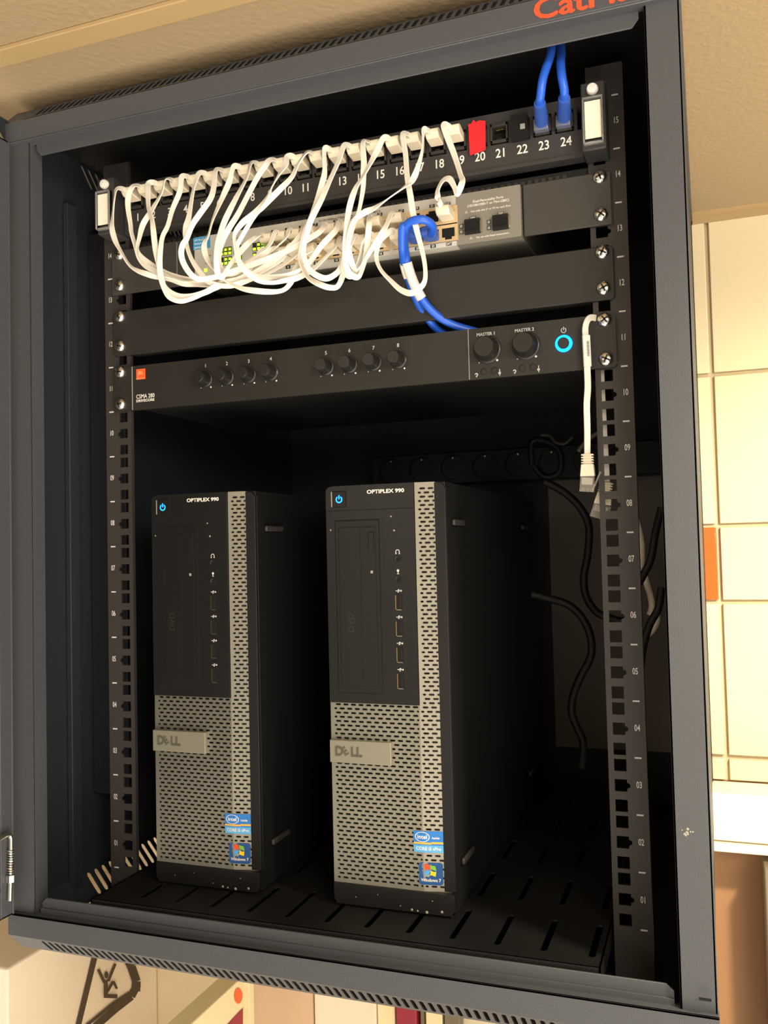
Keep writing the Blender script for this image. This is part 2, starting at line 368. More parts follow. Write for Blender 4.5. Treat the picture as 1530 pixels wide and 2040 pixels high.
mb = MB().tube(pts, .65, 'chrome', 6); p = onX(20.5, 1750, -285.5); mb.lathe((p.x, p.y, p.z+3), [(0, 0), (4, 0), (4, 6), (0, 6)], 'chrome', 6, axis=2); obj('spring', mb, hg)
# ================================================================== vented shelf
SH = thing('vented_shelf', 'black vented rack shelf carrying the two computers', 'shelf', (0, 150, -12))
mb = MB()
fn = lambda a, b, d: (a, b, -1-d)
xs = [-179+35.6*k for k in range(12)]; edges = [-221]+[(xs[i]+xs[i+1])/2 for i in range(11)]+[221]
rowsy = [(-66, 16, -56, 3), (16, 110, 34, 92), (110, 204, 128, 186), (204, 298, 222, 280), (298, 400, 320, 378)]
mb.quad(-221, 221, -71, -66, fn, 'black')
for i, x in enumerate(xs):
    for y0, y1, a, b in rowsy: mb.cell(edges[i], edges[i+1], y0, y1, hpoly(x, a, b, 5.5), fn, 1.5, 'black')
mb.box(-221, 221, -71, -69.5, -16, -1, 'black').box(-221, -219.5, -71, 400, -16, -1, 'black').box(219.5, 221, -71, 400, -16, -1, 'black')
obj('tray', mb, SH, smooth=20)
mb = MB().box(-250, -223.5, -2.2, -.3, -20, 20, 'black'); 
# ================================================================== screws
def screw_mb(x, y, z, rot):
    mb = MB().lathe((x, y, z), [(5.9, 0), (5.9, .8), (5.3, 2.2), (3.9, 3.3), (1.6, 3.9), (0, 4)], 'chrome', 20)
    ca, sa = math.cos(rot), math.sin(rot)
    for a in (0, 1):
        c, s = (ca, sa) if a == 0 else (-sa, ca)
        q = [(-3.4, -.7), (3.4, -.7), (3.4, .7), (-3.4, .7)]
        mb.add([(x+u*c-v*s, y-4.05, z+u*s+v*c) for u, v in q]+[(x+u*c-v*s, y-2.2, z+u*s+v*c) for u, v in q], [(0, 1, 2, 3), (0, 1, 5, 4), (1, 2, 6, 5), (2, 3, 7, 6), (3, 0, 4, 7)], 'ledoff')
    return mb
def screws(parent, zs, y):
    for sg in (-1, 1):
        for z in zs:
            obj('screw', screw_mb(sg*232.8, y, z, random.uniform(0, 1.5)), parent)
# ================================================================== patch panel (unit 15)
PP = thing('patch_panel', 'black 24-port patch panel with printed port numbers, topmost unit in the rack', 'patch panel', (0, 0, 616))
PX = [-206.7+i*17.97 for i in range(24)]
mb = MB(); yf = -10
mb.box(-221, 221, yf, 2, 616, 619.5, 'patchm').box(-221, 221, yf, 0, 619.5, 638.5, 'patchm').box(-221, 221, yf+1, 2, 657, 666, 'patchm')
for i in range(25):
    x = -206.7-8.985+i*17.97; mb.box(x-1.4, x+1.4, yf+.5, 2, 638.5, 657, 'patchm')
mb.box(-221, -217, yf, 2, 638, 657, 'patchm'); mb.box(-218, 218, 1, 3, 619, 660, 'void')
mb.box(-212, 212, yf-.5, yf, 619.2, 620, 'jackm')
for i, x in enumerate(PX): mb.text(str(i+1), front(x+1, 630.5, yf-.15), 'white', 10.6, 'CENTER', .012, .88)
body = obj('panel_body', mb, PP, bevel=.35)
mb = MB().box(-225, 225, 4, 40, 604, 612, 'black')
for k in range(72): mb.box(-210+k*5.8, -206.5+k*5.8, 3, 5, 606, 609, 'jackm')
obj('rear_contact_strip', mb, PP)
for i, x in enumerate(PX):
    mb = MB(); yj = yf-1.5; a, b, c, d = x-7.3, x+7.3, 639.6, 656
    mb.box(a, a+1.6, yj, 0, c, d, 'jackm').box(b-1.6, b, yj, 0, c, d, 'jackm').box(a, b, yj, 0, c, c+2.4, 'jackm').box(a, b, yj, 0, d-2.6, d, 'jackm')
    mb.box(a, b, -2.5, 0, c, d, 'void').box(x-2.2, x+2.2, yj+.5, -2, c+1, c+4.2, 'void').box(a+3, b-3, yj-.5, yj, d-1.8, d-1, 'ledoff')
    for k in range(8): mb.box(x-3.6+k*1.02, x-3.2+k*1.02, -8, -3, d-4.6, d-3.6, 'gold')
    obj('jack', mb, PP, bevel=.2)
for sg in (-1, 1):
    x = sg*231.5
    mb = MB().box(x-9.5, x+9.5, -26, -.5, 613, 668, 'patchm'); bk = obj('end_block', mb, PP, bevel=1.2)
    mb = MB().box(x-6.3, x+6.3, -29.2, -28.8, 621, 651, 'paper'); obj('label_card', mb, bk)
    mb = MB()
    mb.box(x-8, x-6.6, -31.5, -26, 617, 654, 'clear').box(x+6.6, x+8, -31.5, -26, 617, 654, 'clear').box(x-8, x+8, -31.5, -26, 652.4, 654, 'clear')
    mb.box(x-8, x-6.6, -30, -26, 617, 654, 'clear').box(x+6.6, x+8, -30, -26, 617, 654, 'clear').box(x-8, x+8, -30, -26, 616.5, 618.5, 'clear')
    obj('clear_cover', mb, bk, bevel=.5)
    mb = MB().lathe((x, -26, 661.3), [(4.6, 0), (4.6, 2), (3.8, 3.4), (0, 4)], 'white', 20); obj('screw_cap', mb, bk)
# tape tab on port 20, black plug in 22
x = PX[19]
mb = MB().prism([(x-7, 632), (x+6.6, 634.5), (x+7.2, 659), (x+2, 660.5), (x-1, 659.5), (x-3, 662), (x-5, 659), (x-7.6, 659)], 1, -13.4, -12.4, 'red')
tag(obj('red_tape', mb, bevel=.1), 'piece of bright red tape stuck over port 20', 'tape')
x = PX[21]
mb = MB().box(x-7, x+7, -18, -10.5, 637.5, 655, 'void').box(x+1.2, x+5.2, -18.4, -18, 644, 648.5, 'dimw').box(x-6.8, x+6.8, -17, -11, 655, 658, 'black')
tag(obj('port_plug', mb, bevel=.8), 'black blanking plug with a small white mark in port 22', 'plug')
# ================================================================== network switch
SW = thing('network_switch', 'light grey 24-port network switch with green lights below the patch panel', 'network switch', (0, 0, 559))
ys = -8
mb = MB().box(-144, 113, ys, 4, 559, 602.5, 'swl').box(113, 168.5, ys, 4, 559, 602.5, 'swd').box(-144, 168.5, 4, 200, 560, 602, 'swd')
for ln, dz in (('Dual-Personality Ports', 0), ('(10/100/1000-T or Mini-GBIC)', -3.2)): mb.text(ln, front(141, 594.2+dz, ys-.1), 'white', 2.9, 'CENTER', .01)
mb.text('Use only one (T or M) for each Port', front(143, 586, ys-.1), 'white', 2.3, 'CENTER', .01); mb.text('For use with listed transceivers', front(144, 563.2, ys-.1), 'white', 2.2, 'CENTER', .01)
mb.ring((122, 586), .9, 1.4, ys-.12, 'white', 3, 0, math.pi/2); mb.ring((125.5, 563.2), .9, 1.4, ys-.12, 'white', 3, 0, math.pi/2)
mb.text('10/100/1000Base-T Ports (1-24) - IEEE Auto MDI/MDI-X', front(15, 599, ys-.1), 'ledoff', 2.6, 'CENTER', .01)
mb.text('Link', front(-128, 583, ys-.1), 'ledoff', 2.4, 'CENTER'); mb.text('Power', front(-122, 569.6, ys-.1), 'ledoff', 2.2, 'CENTER'); mb.text('LED Mode', front(-98, 595, ys-.1), 'ledoff', 2.8, 'CENTER')
mb.text('Act = Flash', front(-98, 592, ys-.1), 'ledoff', 2.2, 'CENTER'); mb.text('Link/Mode', front(-129, 576, ys-.1), 'ledoff', 2, 'CENTER')
SXC = [-60, -46, -32, -18, 2, 16, 30, 44, 64, 78, 92, 106]
for k, x in enumerate(SXC):
    for z, t in ((596.2, 2*k+1), (561.1, 2*k+2)):
        mb.box(x-2.4, x+2.4, ys-.15, ys, z-1.4, z+1.4, 'ledoff'); mb.text(str(t)+('T' if t > 22 else ''), front(x, z, ys-.2), 'white', 2.6, 'CENTER', .02)
obj('housing', mb, SW, bevel=.4)
mb = MB().box(-145.2, -126.8, ys-.25, ys, 590.5, 604.0-1.8, 'badge')
for t, z in (('HP ProCurve', 599.4), ('Switch', 596.2), ('J9450A', 592.3)): mb.text(t, front(-144, z, ys-.3), 'white', 2.9, 'LEFT', .012)
obj('badge', mb, SW, label='blue name badge')
for sg in (-1, 1):
    mb = MB(); a, b = sorted((sg*(145 if sg < 0 else 169.5), sg*241.3))
    mb.box(a, b, -3.5, -1.2, 560, 603.8, 'panelgrey'); 
    if sg < 0: mb.box(-167, -166, -3.8, -3.5, 561, 603, 'swd')
    obj('rack_ear', mb, SW, bevel=.8)
screws(SW, (599.6, 568.5), -3.5)
for i, x0 in enumerate((-119, -102, -80)):
    mb = MB(); nn = (4, 2, 3)[i]
    for r, zc in enumerate((584.6, 575.4)):
        for k in range(nn):
            x = x0+k*4.4+(2.2 if i == 1 else 0)
            mb.box(x-1.9, x+1.9, ys-.3, ys, zc-3.8, zc+3.8, 'ledoff')
            mb.box(x-1.3, x+1.3, ys-.6, ys-.3, zc-3.2, zc-1, 'ledg')
            if (k+r+i) % 2 or k > 1: mb.box(x-1.1, x+1.1, ys-.6, ys-.3, zc+.6, zc+2.6, 'ledg')
    obj('indicator_lights', mb, SW, label='rows of green port lights')
mb = MB().box(-133.5, -130.7, ys-.4, ys, 568.3, 571.1, 'ledg'); obj('power_light', mb, SW, label='green power light')
for blk in range(3):
    a = SXC[blk*4]-8; b = SXC[blk*4+3]+8
    mb = MB()
    for r, (z0, z1) in enumerate(((578.5, 593.5), (563, 577.5))):
        e = [a]+[(SXC[blk*4+k]+SXC[blk*4+k+1])/2 for k in range(3)]+[b]
        for k in range(4):
            x = SXC[blk*4+k]; s = 1 if r == 0 else -1; zc = (z0+z1)/2
            pts = [(x+5.6, -4.4), (x+5.6, 3.4), (x+3, 3.4), (x+3, 5.4), (x-3, 5.4), (x-3, 3.4), (x-5.6, 3.4), (x-5.6, -4.4)]
            hole = [(u, zc+v*s) for u, v in pts]
            if s < 0: hole = hole[::-1]
            mb.cell(e[k], e[k+1], z0, z1, hole, lambda p, q, d: (p, ys-1+d, q), 8, 'tan', 'void')
    mb.box(a, b, ys-.5, ys+.1, 563, 593.5, 'void')
    mb.box(a-.3, a, ys-1, ys, 563, 593.5, 'tan').box(b, b+.5, ys-1, ys, 563, 593.5, 'tan')
    pb = obj('port_block', mb, SW, smooth=20, label='metal framed block of eight ports')
for x, t in ((127.5, '24M'), (151.5, '23M')):
    mb = MB().box(x-6.6, x+6.6, ys-4, ys, 566.5, 578.5, 'black').box(x-5.6, x+5.6, ys-7, ys-4, 569, 575.5, 'void').box(x+6.6, x+8, ys-2, ys, 567, 577, 'steel').box(x-2.6, x+2.6, ys-.6, ys, 579, 581.6, 'ledoff')
    mb.text(t, front(x, 580.3, ys-.7), 'white', 2.4, 'CENTER', .02)
    for zz in (574.6, 569.8): mb.box(x-12, x-8.4, ys-.3, ys, zz-1.9, zz+1.9, 'ledoff').box(x-11.3, x-9.1, ys-.5, ys-.3, zz-1.2, zz+1.2, 'dimw')
    obj('fibre_socket', mb, SW, bevel=.3)
# ================================================================== blank panel
BP = thing('blank_panel', 'plain dark blank panel between the network switch and the amplifier', 'blank panel', (0, 0, 499))
mb = MB().prism([(-241.3, 501), (-239, 498.7), (239, 498.7), (241.3, 501), (241.3, 540.3), (239, 542.6), (-239, 542.6), (-241.3, 540.3)], 1, -3.5, -.6, 'blankm').box(-222, 222, -.6, 10, 499, 500.5, 'blankm')
obj('plate', mb, BP, bevel=.6); screws(BP, (537.6, 508.2), -3.5)
# ================================================================== amplifier
AM = thing('amplifier', 'dark mixer amplifier with ten knobs and a glowing blue power button', 'amplifier', (0, 0, 443))
ya = -4
mb = MB().prism([(-241.3, 446), (-239, 443.6), (239, 443.6), (241.3, 446), (241.3, 484.6), (239, 487), (-239, 487), (-241.3, 484.6)], 1, ya, -.6, 'ampm')
mb.box(-219.2, -218.4, ya-.25, ya, 444, 486.6, 'dimw').box(119.4, 120, ya-.25, ya, 444, 486.6, 'dimw').box(178, 178.5, ya-.1, ya, 444, 486.6, 'blankm')
KX = [-136.3, -113.4, -90.2, -67.4, -12, 10.8, 33.6, 56.6]
for i, x in enumerate(KX):
    mb.text(str(i+1), front(x, 479.6, ya-.15), 'markw', 4.6, 'CENTER', .012)
    mb.lathe((x+5.4, ya, 459), [(.8, 0), (.8, .2), (0, .2)], 'white', 8); mb.lathe((x-5.4, ya, 459), [(.55, 0), (.55, .2), (0, .2)], 'dimw', 8)
for x, t in ((136, 'MASTER 1'), (168.6, 'MASTER 2')):
    mb.text(t, front(x-1, 481.2, ya-.15), 'markw', 3.9, 'CENTER', .014, .95)
    mb.lathe((x+8, ya, 458.3), [(.9, 0), (.9, .2), (0, .2)], 'white', 8); mb.lathe((x-7.5, ya, 457.6), [(.6, 0), (.6, .2), (0, .2)], 'dimw', 8)
    mb.ring((x-10.2, 447.6), .7, 1.4, ya-.2, 'markw', 12, 1.6, math.pi*1.2); mb.box(x-10.6, x-9.6, ya-.2, ya-.1, 445.6, 446.6, 'markw')
    mb.box(x+9.6, x+10.1, ya-.2, ya-.1, 445, 450.6, 'markw'); mb.ring((x+9.8, 447.3), .5, 1.1, ya-.2, 'markw', 12)
mb.text('CSMA 280', front(-214.5, 456.3, ya-.15), 'white', 5.6, 'LEFT', .008, .86); mb.text('DRIVECORE', front(-214.5, 452.2, ya-.15), 'white', 3.5, 'LEFT', .025, 1.12)
mb.ring((199.8, 477.6), 1.7, 2.2, ya-.15, 'markw', 20, 1.0, math.pi/2); mb.box(199.6, 200.1, ya-.15, ya-.1, 477.6, 480.4, 'markw')
obj('faceplate', mb, AM, bevel=.5)
mb = MB().box(-213, 216, -.6, 210, 445, 485, 'black'); obj('chassis', mb, AM)
mb = MB().box(-213.8, -203.6, ya-.5, ya, 473.2, 483.4, 'orange'); mb.box(-213.8, -203.6, ya-.6, ya-.5, 473.9, 474.4, 'orangel'); mb.text('JBL', front(-208.7, 479.5, ya-.6), 'orangel', 4.4, 'CENTER', .02)
obj('logo_badge', mb, AM, label='orange square logo badge')
for x in KX:
    mb = MB().lathe((x, ya, 467), [(8, 0), (7.8, 1.2), (6.6, 2), (6.1, 9), (5.7, 14.6), (5.2, 15.2), (0, 15.2)], 'knob', 28)
    for k in range(12):
        a = 2*math.pi*k/12; mb.box(x+6.1*math.cos(a)-.3, x+6.1*math.cos(a)+.3, ya-12, ya-2, 467+6.1*math.sin(a)-.3, 467+6.1*math.sin(a)+.3, 'knob')
    obj('volume_knob', mb, AM, smooth=40)
for x in (136, 168.6):
    mb = MB().lathe((x, ya, 468), [(11.8, 0), (11.8, 1.4), (11.2, 2), (10.4, 2.2), (9.2, 4), (9, 9), (8.7, 13.4), (8.1, 14.2), (0, 14.2)], 'knob', 40)
    obj('master_knob', mb, AM, smooth=40, label='larger master volume knob')
for x in (136, 168.6):
    for dx in (-3.7, 5.3):
        mb = MB().lathe((x+dx, ya, 449.6), [(3, 0), (3, .4), (2.5, .5), (2.3, -.6), (0, -.6)], 'black', 16); mb.box(x+dx-1.8, x+dx+1.8, ya-.3, ya+.2, 449.2, 450, 'ledoff'); obj('tone_trimmer', mb, AM)
mb = MB().lathe((199.6, ya, 466.6), [(7, 0), (7, .8), (6.6, 1.2), (4.4, 1.3)], 'bluelight', 36).lathe((199.6, ya-1, 466.6), [(4.6, 0), (4.6, 2.2), (4.2, 2.7), (0, 2.7)], 'ampm', 30); obj('power_button', mb, AM, smooth=40, label='round power button with a glowing blue ring')
screws(AM, (482.4, 450.6), ya)
# ================================================================== computers
def make_pc():
    L = (0, -20, 0)
    T = thing('desktop_computer', 'desktop computer', 'computer', (0, -20, 0)); W = 107; H = 358
    mb = MB().box(1, W-1, -14, 390, 1, H, 'pcside'); mb.box(W-1.4, W-.6, -12, 388, 4, H-4, 'pcside')
    obj('case', mb, T, bevel=2, seg=3)
    r = 6
    out = [(0, 19), (0, H-4), (2, H-1), (6, H), (100, H), (104, H-1.5), (W, H-6), (W, 19)]
    mb = MB().prism(out[::1], 1, -17.2, -14, 'pcside')
    obj('bezel_back', mb, T, bevel=.6)
    # black upper bezel with recess for the drive
    mb = MB(); yb = -21.5
    mb.prism([(0, 171.5), (80.5, 171.5), (80.5, H), (6, H), (2, H-1), (0, H-4)], 1, yb, -17, 'pcbez')
    mb.box(0, 80.5, yb-.15, yb, 336.2, 336.9, 'void').box(52.5, 75, yb-.12, yb, 326.5, 327, 'pcb').box(52.5, 53, yb-.12, yb, 180, 327, 'pcb')
    mb.text('OPTIPLEX 990', front(55.5, 351.6, yb-.2), 'white', 4.5, 'CENTER', .03, 1.22)
    # icons
    mb.ring((65.2, 300), 1.3, 1.9, yb-.2, 'markw', 16, 1.7, -math.pi/2); mb.box(63.2, 64.2, yb-.2, yb-.1, 298, 299.6, 'markw').box(66.2, 67.2, yb-.2, yb-.1, 298, 299.6, 'markw')
    mb.lathe((65.2, yb, 284), [(1.1, 0), (1.1, .2), (0, .2)], 'markw', 10); mb.box(64.9, 65.5, yb-.2, yb-.1, 281, 283, 'markw').box(64.2, 66.2, yb-.2, yb-.1, 281, 281.5, 'markw')
    for zu in (257.6, 235.5, 213.5, 191.5):
        z = zu+9.4; mb.box(62.6, 67.6, yb-.2, yb-.1, z-.25, z+.25, 'markw').lathe((67.4, yb, z), [(.8, 0), (.8, .2), (0, .2)], 'markw', 8); mb.box(64.6, 66, yb-.2, yb-.1, z+.6, z+1.2, 'markw').box(64.3, 65.5, yb-.2, yb-.1, z-1.3, z-.7, 'markw')
    for k, (u, z, rr) in enumerate(((4, 320, .7), (41, 303, .4), (62.5, 318, .9), (18, 205, .6), (60, 330, .8), (33, 285, .4), (45, 240, .4), (11, 262, .3))):
        mb.lathe((u, yb, z), [(rr, 0), (rr*.8, .2), (0, .2)], 'dust', 7)
    ub = obj('drive_bezel', mb, T, bevel=.5, label='black upper bezel')
    mb = MB(); yd = yb-.6
    mb.box(8, 49.5, yb-.12, yb, 179.5, 328.5, 'void').box(9, 48.6, yd, yb, 180.6, 327.4, 'pcb').box(11.5, 45.8, yd-.2, yd, 186, 322, 'void').box(12, 45.4, yd-.5, yd, 186.6, 321.5, 'pcb')
    mb.box(31.5, 32, yd-.6, yd-.5, 190, 320, 'void'); mb.box(40.8, 43, yd-.7, yd-.5, 282, 284.4, 'dimw'); mb.text('DVD', lambda a, b, d: (22-b, yd-.55, 240+a), 'ledoff', 8, 'CENTER', .01)
    od = obj('optical_drive', mb, T, bevel=.25)
    mb = MB().box(39, 44.6, yd-.6, yd-.5, 300.4, 317.6, 'void').box(39.6, 44, yd-1.2, yd-.5, 301, 317, 'pcb'); obj('eject_button', mb, od, bevel=.2)
    mb = MB().box(6.3, 19.7, yb-.1, yb, 339.3, 353.7, 'void').box(7.2, 18.8, yb-1, yb, 340.2, 352.8, 'pcb').box(5.2, 6.1, yb-.2, yb, 340, 353.2, 'dust')
    mb.ring((13, 346.2), 2.1, 3.1, yb-1.1, 'pcblue', 20, 1.1, math.pi/2).box(12.55, 13.45, yb-1.15, yb-1.05, 346.4, 350, 'pcblue')
    obj('power_button', mb, T, label='power button with a glowing blue symbol')
    for z in (293.6, 276.7):
        mb = MB().lathe((65.2, yb, z), [(3.4, 0), (3.3, .6), (2.5, .7), (1.9, .2), (1.9, .05), (0, .05)], 'black', 20); mb.lathe((65.2, yb, z), [(1.4, .06), (1.4, .1), (0, .1)], 'void', 12)
        obj('audio_jack', mb, T)
    for z in (257.6, 235.5, 213.5, 191.5):
        mb = MB().box(62.4, 68.4, yb-.15, yb, z-6.6, z+6.6, 'void').box(62.2, 62.9, yb-.4, yb, z-6.4, z+5.8, 'gold').box(63, 67.6, yb-.4, yb, z-6.9, z-6.2, 'steel').box(66, 67.4, yb-.3, yb-.1, z-5, z+5, 'black')
        obj('usb_port', mb, T)
    # perforated silver grille
    yg = -20.0
    def fg(a, b, d):
        y = yg if a < 81 else yg+(a-81)*.17
        return (a, y+d, b)
    mb = MB(); ph = 3.55; pit = 7.0
    def field(x0, x1, z0, z1, off=0):
        n = int(round((z1-z0)/ph)); p = (z1-z0)/n
        for r_ in range(n):
            zc = z0+(r_+.5)*p; sh_ = (r_ % 2)*pit/2+off; k = 0; slots = []
            c = x0-pit+sh_
            while c < x1+pit:
                a, b = c-2.65, c+2.65; a2, b2 = max(a, x0+.6), min(b, x1-.6)
                if b2-a2 > 1.7: slots.append((a2, b2))
                c += pit
            e = [x0]+[(slots[i][1]+slots[i+1][0])/2 for i in range(len(slots)-1)]+[x1]
            for i, (a, b) in enumerate(slots): mb.cell(e[i], e[i+1], zc-p/2, zc+p/2, stadium((a+b)/2, zc, b-a, 1.75, 2), fg, 1.2, 'silver', 'silverb')
    field(82.8, 102.6, 171.5, 354.5, 1.2); field(2.4, 81, 21, 171.5, 1.2); field(81, 102.6, 21, 171.5, 1.2)
    mb.quad(0, 2.4, 18.6, 171.5, fg, 'silver'); mb.quad(2.4, 81, 18.6, 21, fg, 'silver'); mb.quad(81, 102.6, 18.6, 21, fg, 'silver'); mb.quad(81, 82.8, 171.5, 354.5, fg, 'silver')
    mb.add([fg(81, 354.5, 0), fg(102.6, 354.5, 0), fg(100.5, 357, 0), fg(98, H, 0), fg(81, H, 0)], [(0, 1, 2, 3, 4)], 'silver')
    mb.quad(102.6, 104.2, 18.6, 354.5, fg, 'silver')
    mb.add([fg(104.2, 18.6, 0), fg(104.2, 18.6, 3), fg(104.2, 355, 3), fg(104.2, 355, 0)], [(0, 1, 2, 3)], 'silverb'); mb.box(-.1, .1, yg, -17, 18.6, 171.5, 'silverb')
    obj('front_grille', mb, T, smooth=20, label='perforated silver grille')
    mb = MB().box(.2, 56, -24.5, -20, 120.8, 140, 'silverb'); bd = obj('name_badge', mb, T, bevel=.5, label='raised silver name badge')
    mb = MB().text('D', lambda a, b, d: (5+a, -24.6-d, 130.3+b), 'emb', 11, 'LEFT', .03, .95, .05).text('LL', lambda a, b, d: (19.6+a, -24.6-d, 130.3+b), 'emb', 11, 'LEFT', .03, .95, .05)
    mb.text('E', lambda a, b, d: (12.5+a*math.cos(.6)-b*math.sin(.6), -24.6-d, 129.3+a*math.sin(.6)*.9+b*math.cos(.6)), 'emb', 10, 'LEFT', .03, .95, .05)
    obj('lettering', mb, bd)
    # chip sticker
    def sk(u, z, d=0): return (u, (yg if u < 81 else yg+(u-81)*.17)-.35-d, z)
    mb = MB(); n = 8
    def patch(u0, u1, z0, z1, m, d=0):
        for k in range(n):
            a = u0+(u1-u0)*k/n; b = u0+(u1-u0)*(k+1)/n; mb.add([sk(a, z0, d), sk(b, z0, d), sk(b, z1, d), sk(a, z1, d)], [(0, 1, 2, 3)], m)
    patch(72.8, 97.6, 50.6, 68, 'stblue'); patch(72.8, 97.6, 50.6, 56.5, 'stlight', .1)
    patch(72.8, 88, 57.2, 58.8, 'yel', .15); patch(88, 97.6, 57.7, 59.4, 'yel', .15)
    for k in range(28):
        a, b = 2*math.pi*k/28, 2*math.pi*(k+1)/28; c_ = (80.3, 63.2)
        mb.add([sk(c_[0]+5.6*q*math.cos(t)*1, c_[1]+3.7*q*math.sin(t), .2) for q, t in ((1, a), (1.12, a), (1.12, b), (1, b))], [(0, 1, 2, 3)], 'white')
    tx = lambda cx, cz: (lambda a, b, d: sk(cx+a, cz+b, .25))
    mb.text('intel', tx(80.3, 63.2), 'white', 4.9, 'CENTER', .02); mb.text('inside', tx(91.5, 62.6), 'white', 2.7, 'CENTER', .02); mb.text('CORE i5 vPro', tx(85.3, 53.6), 'white', 3.9, 'CENTER', .02, .92)
    obj('chip_sticker', mb, T, label='blue processor sticker')
    mb = MB(); pts = []
    for cx, cz, a0 in ((94.4, 40, 0), (79, 40, 90), (79, 26.6, 180), (94.4, 26.6, 270)):
        for k in range(4): a = math.radians(a0+k*30); pts.append((cx+2.4*math.cos(a), cz+2.4*math.sin(a)))
    mb.add([sk(*p) for p in pts], [tuple(range(len(pts)))], 'winblue')
    def pane(c, m):
        mb.add([sk(u, z, .2) for u, z in c], [tuple(range(len(c)))], m)
    pane([(82, 36.2), (86.4, 37), (85.6, 41), (83.6, 41.3), (81.2, 40.6)], 'wr'); pane([(87, 37), (91.4, 35.8), (90.6, 39.8), (88.4, 40), (86.2, 41)], 'wg')
    pane([(81, 32), (85.6, 32.6), (86.3, 36.2), (84, 36.6), (81.8, 35.6)], 'wb'); pane([(86.2, 32.5), (90.6, 31.2), (91.3, 35.2), (89, 35), (87, 36.2)], 'wy')
    mb.text('Windows 7', tx(86.7, 28.1), 'white', 3.7, 'CENTER', .018, .95)
    obj('system_sticker', mb, T, label='dark blue operating system sticker')
    mb = MB().prism([(2.5, 1), (0, 6), (0, 18.4), (W, 18.4), (W, 6), (W-3, 1)], 1, -21.2, -13, 'pcbez')
    for u, z, rr in ((70, 3, 1.1), (75, 2.6, .8), (83, 2.3, 1.3), (96, 4, 1.2), (60, 5, .5), (20, 8, .5), (40, 12, .4), (88, 12, .5)): mb.lathe((u, -21.2, z), [(rr, 0), (rr*.7, .25), (0, .25)], 'dust', 7)
    obj('foot_bezel', mb, T, bevel=1, seg=3)
    for y, z in ((0, 324), (2, 38)):
        for yy in (y, y+300):
            mb = MB().prism([(yy, z-2.5), (yy+34, z-2.5), (yy+34, z+2.5), (yy, z+2.5)], 0, W, W+3, 'rail'); obj('rubber_foot', mb, T, bevel=1)
    return T
pc = make_pc(); pc['label'] = 'left one of the two computers, its drive bezel nearer the left rail'
pc2 = copy_tree(pc); pc.location = V(-186.5, -20, 0); pc2.location = V(-7.6, -20, 0)
pc2['label'] = 'right one of the two computers, nearest the middle of the shelf'
for p in (pc, pc2): p['group'] = 'desktop computers standing on the vented shelf'
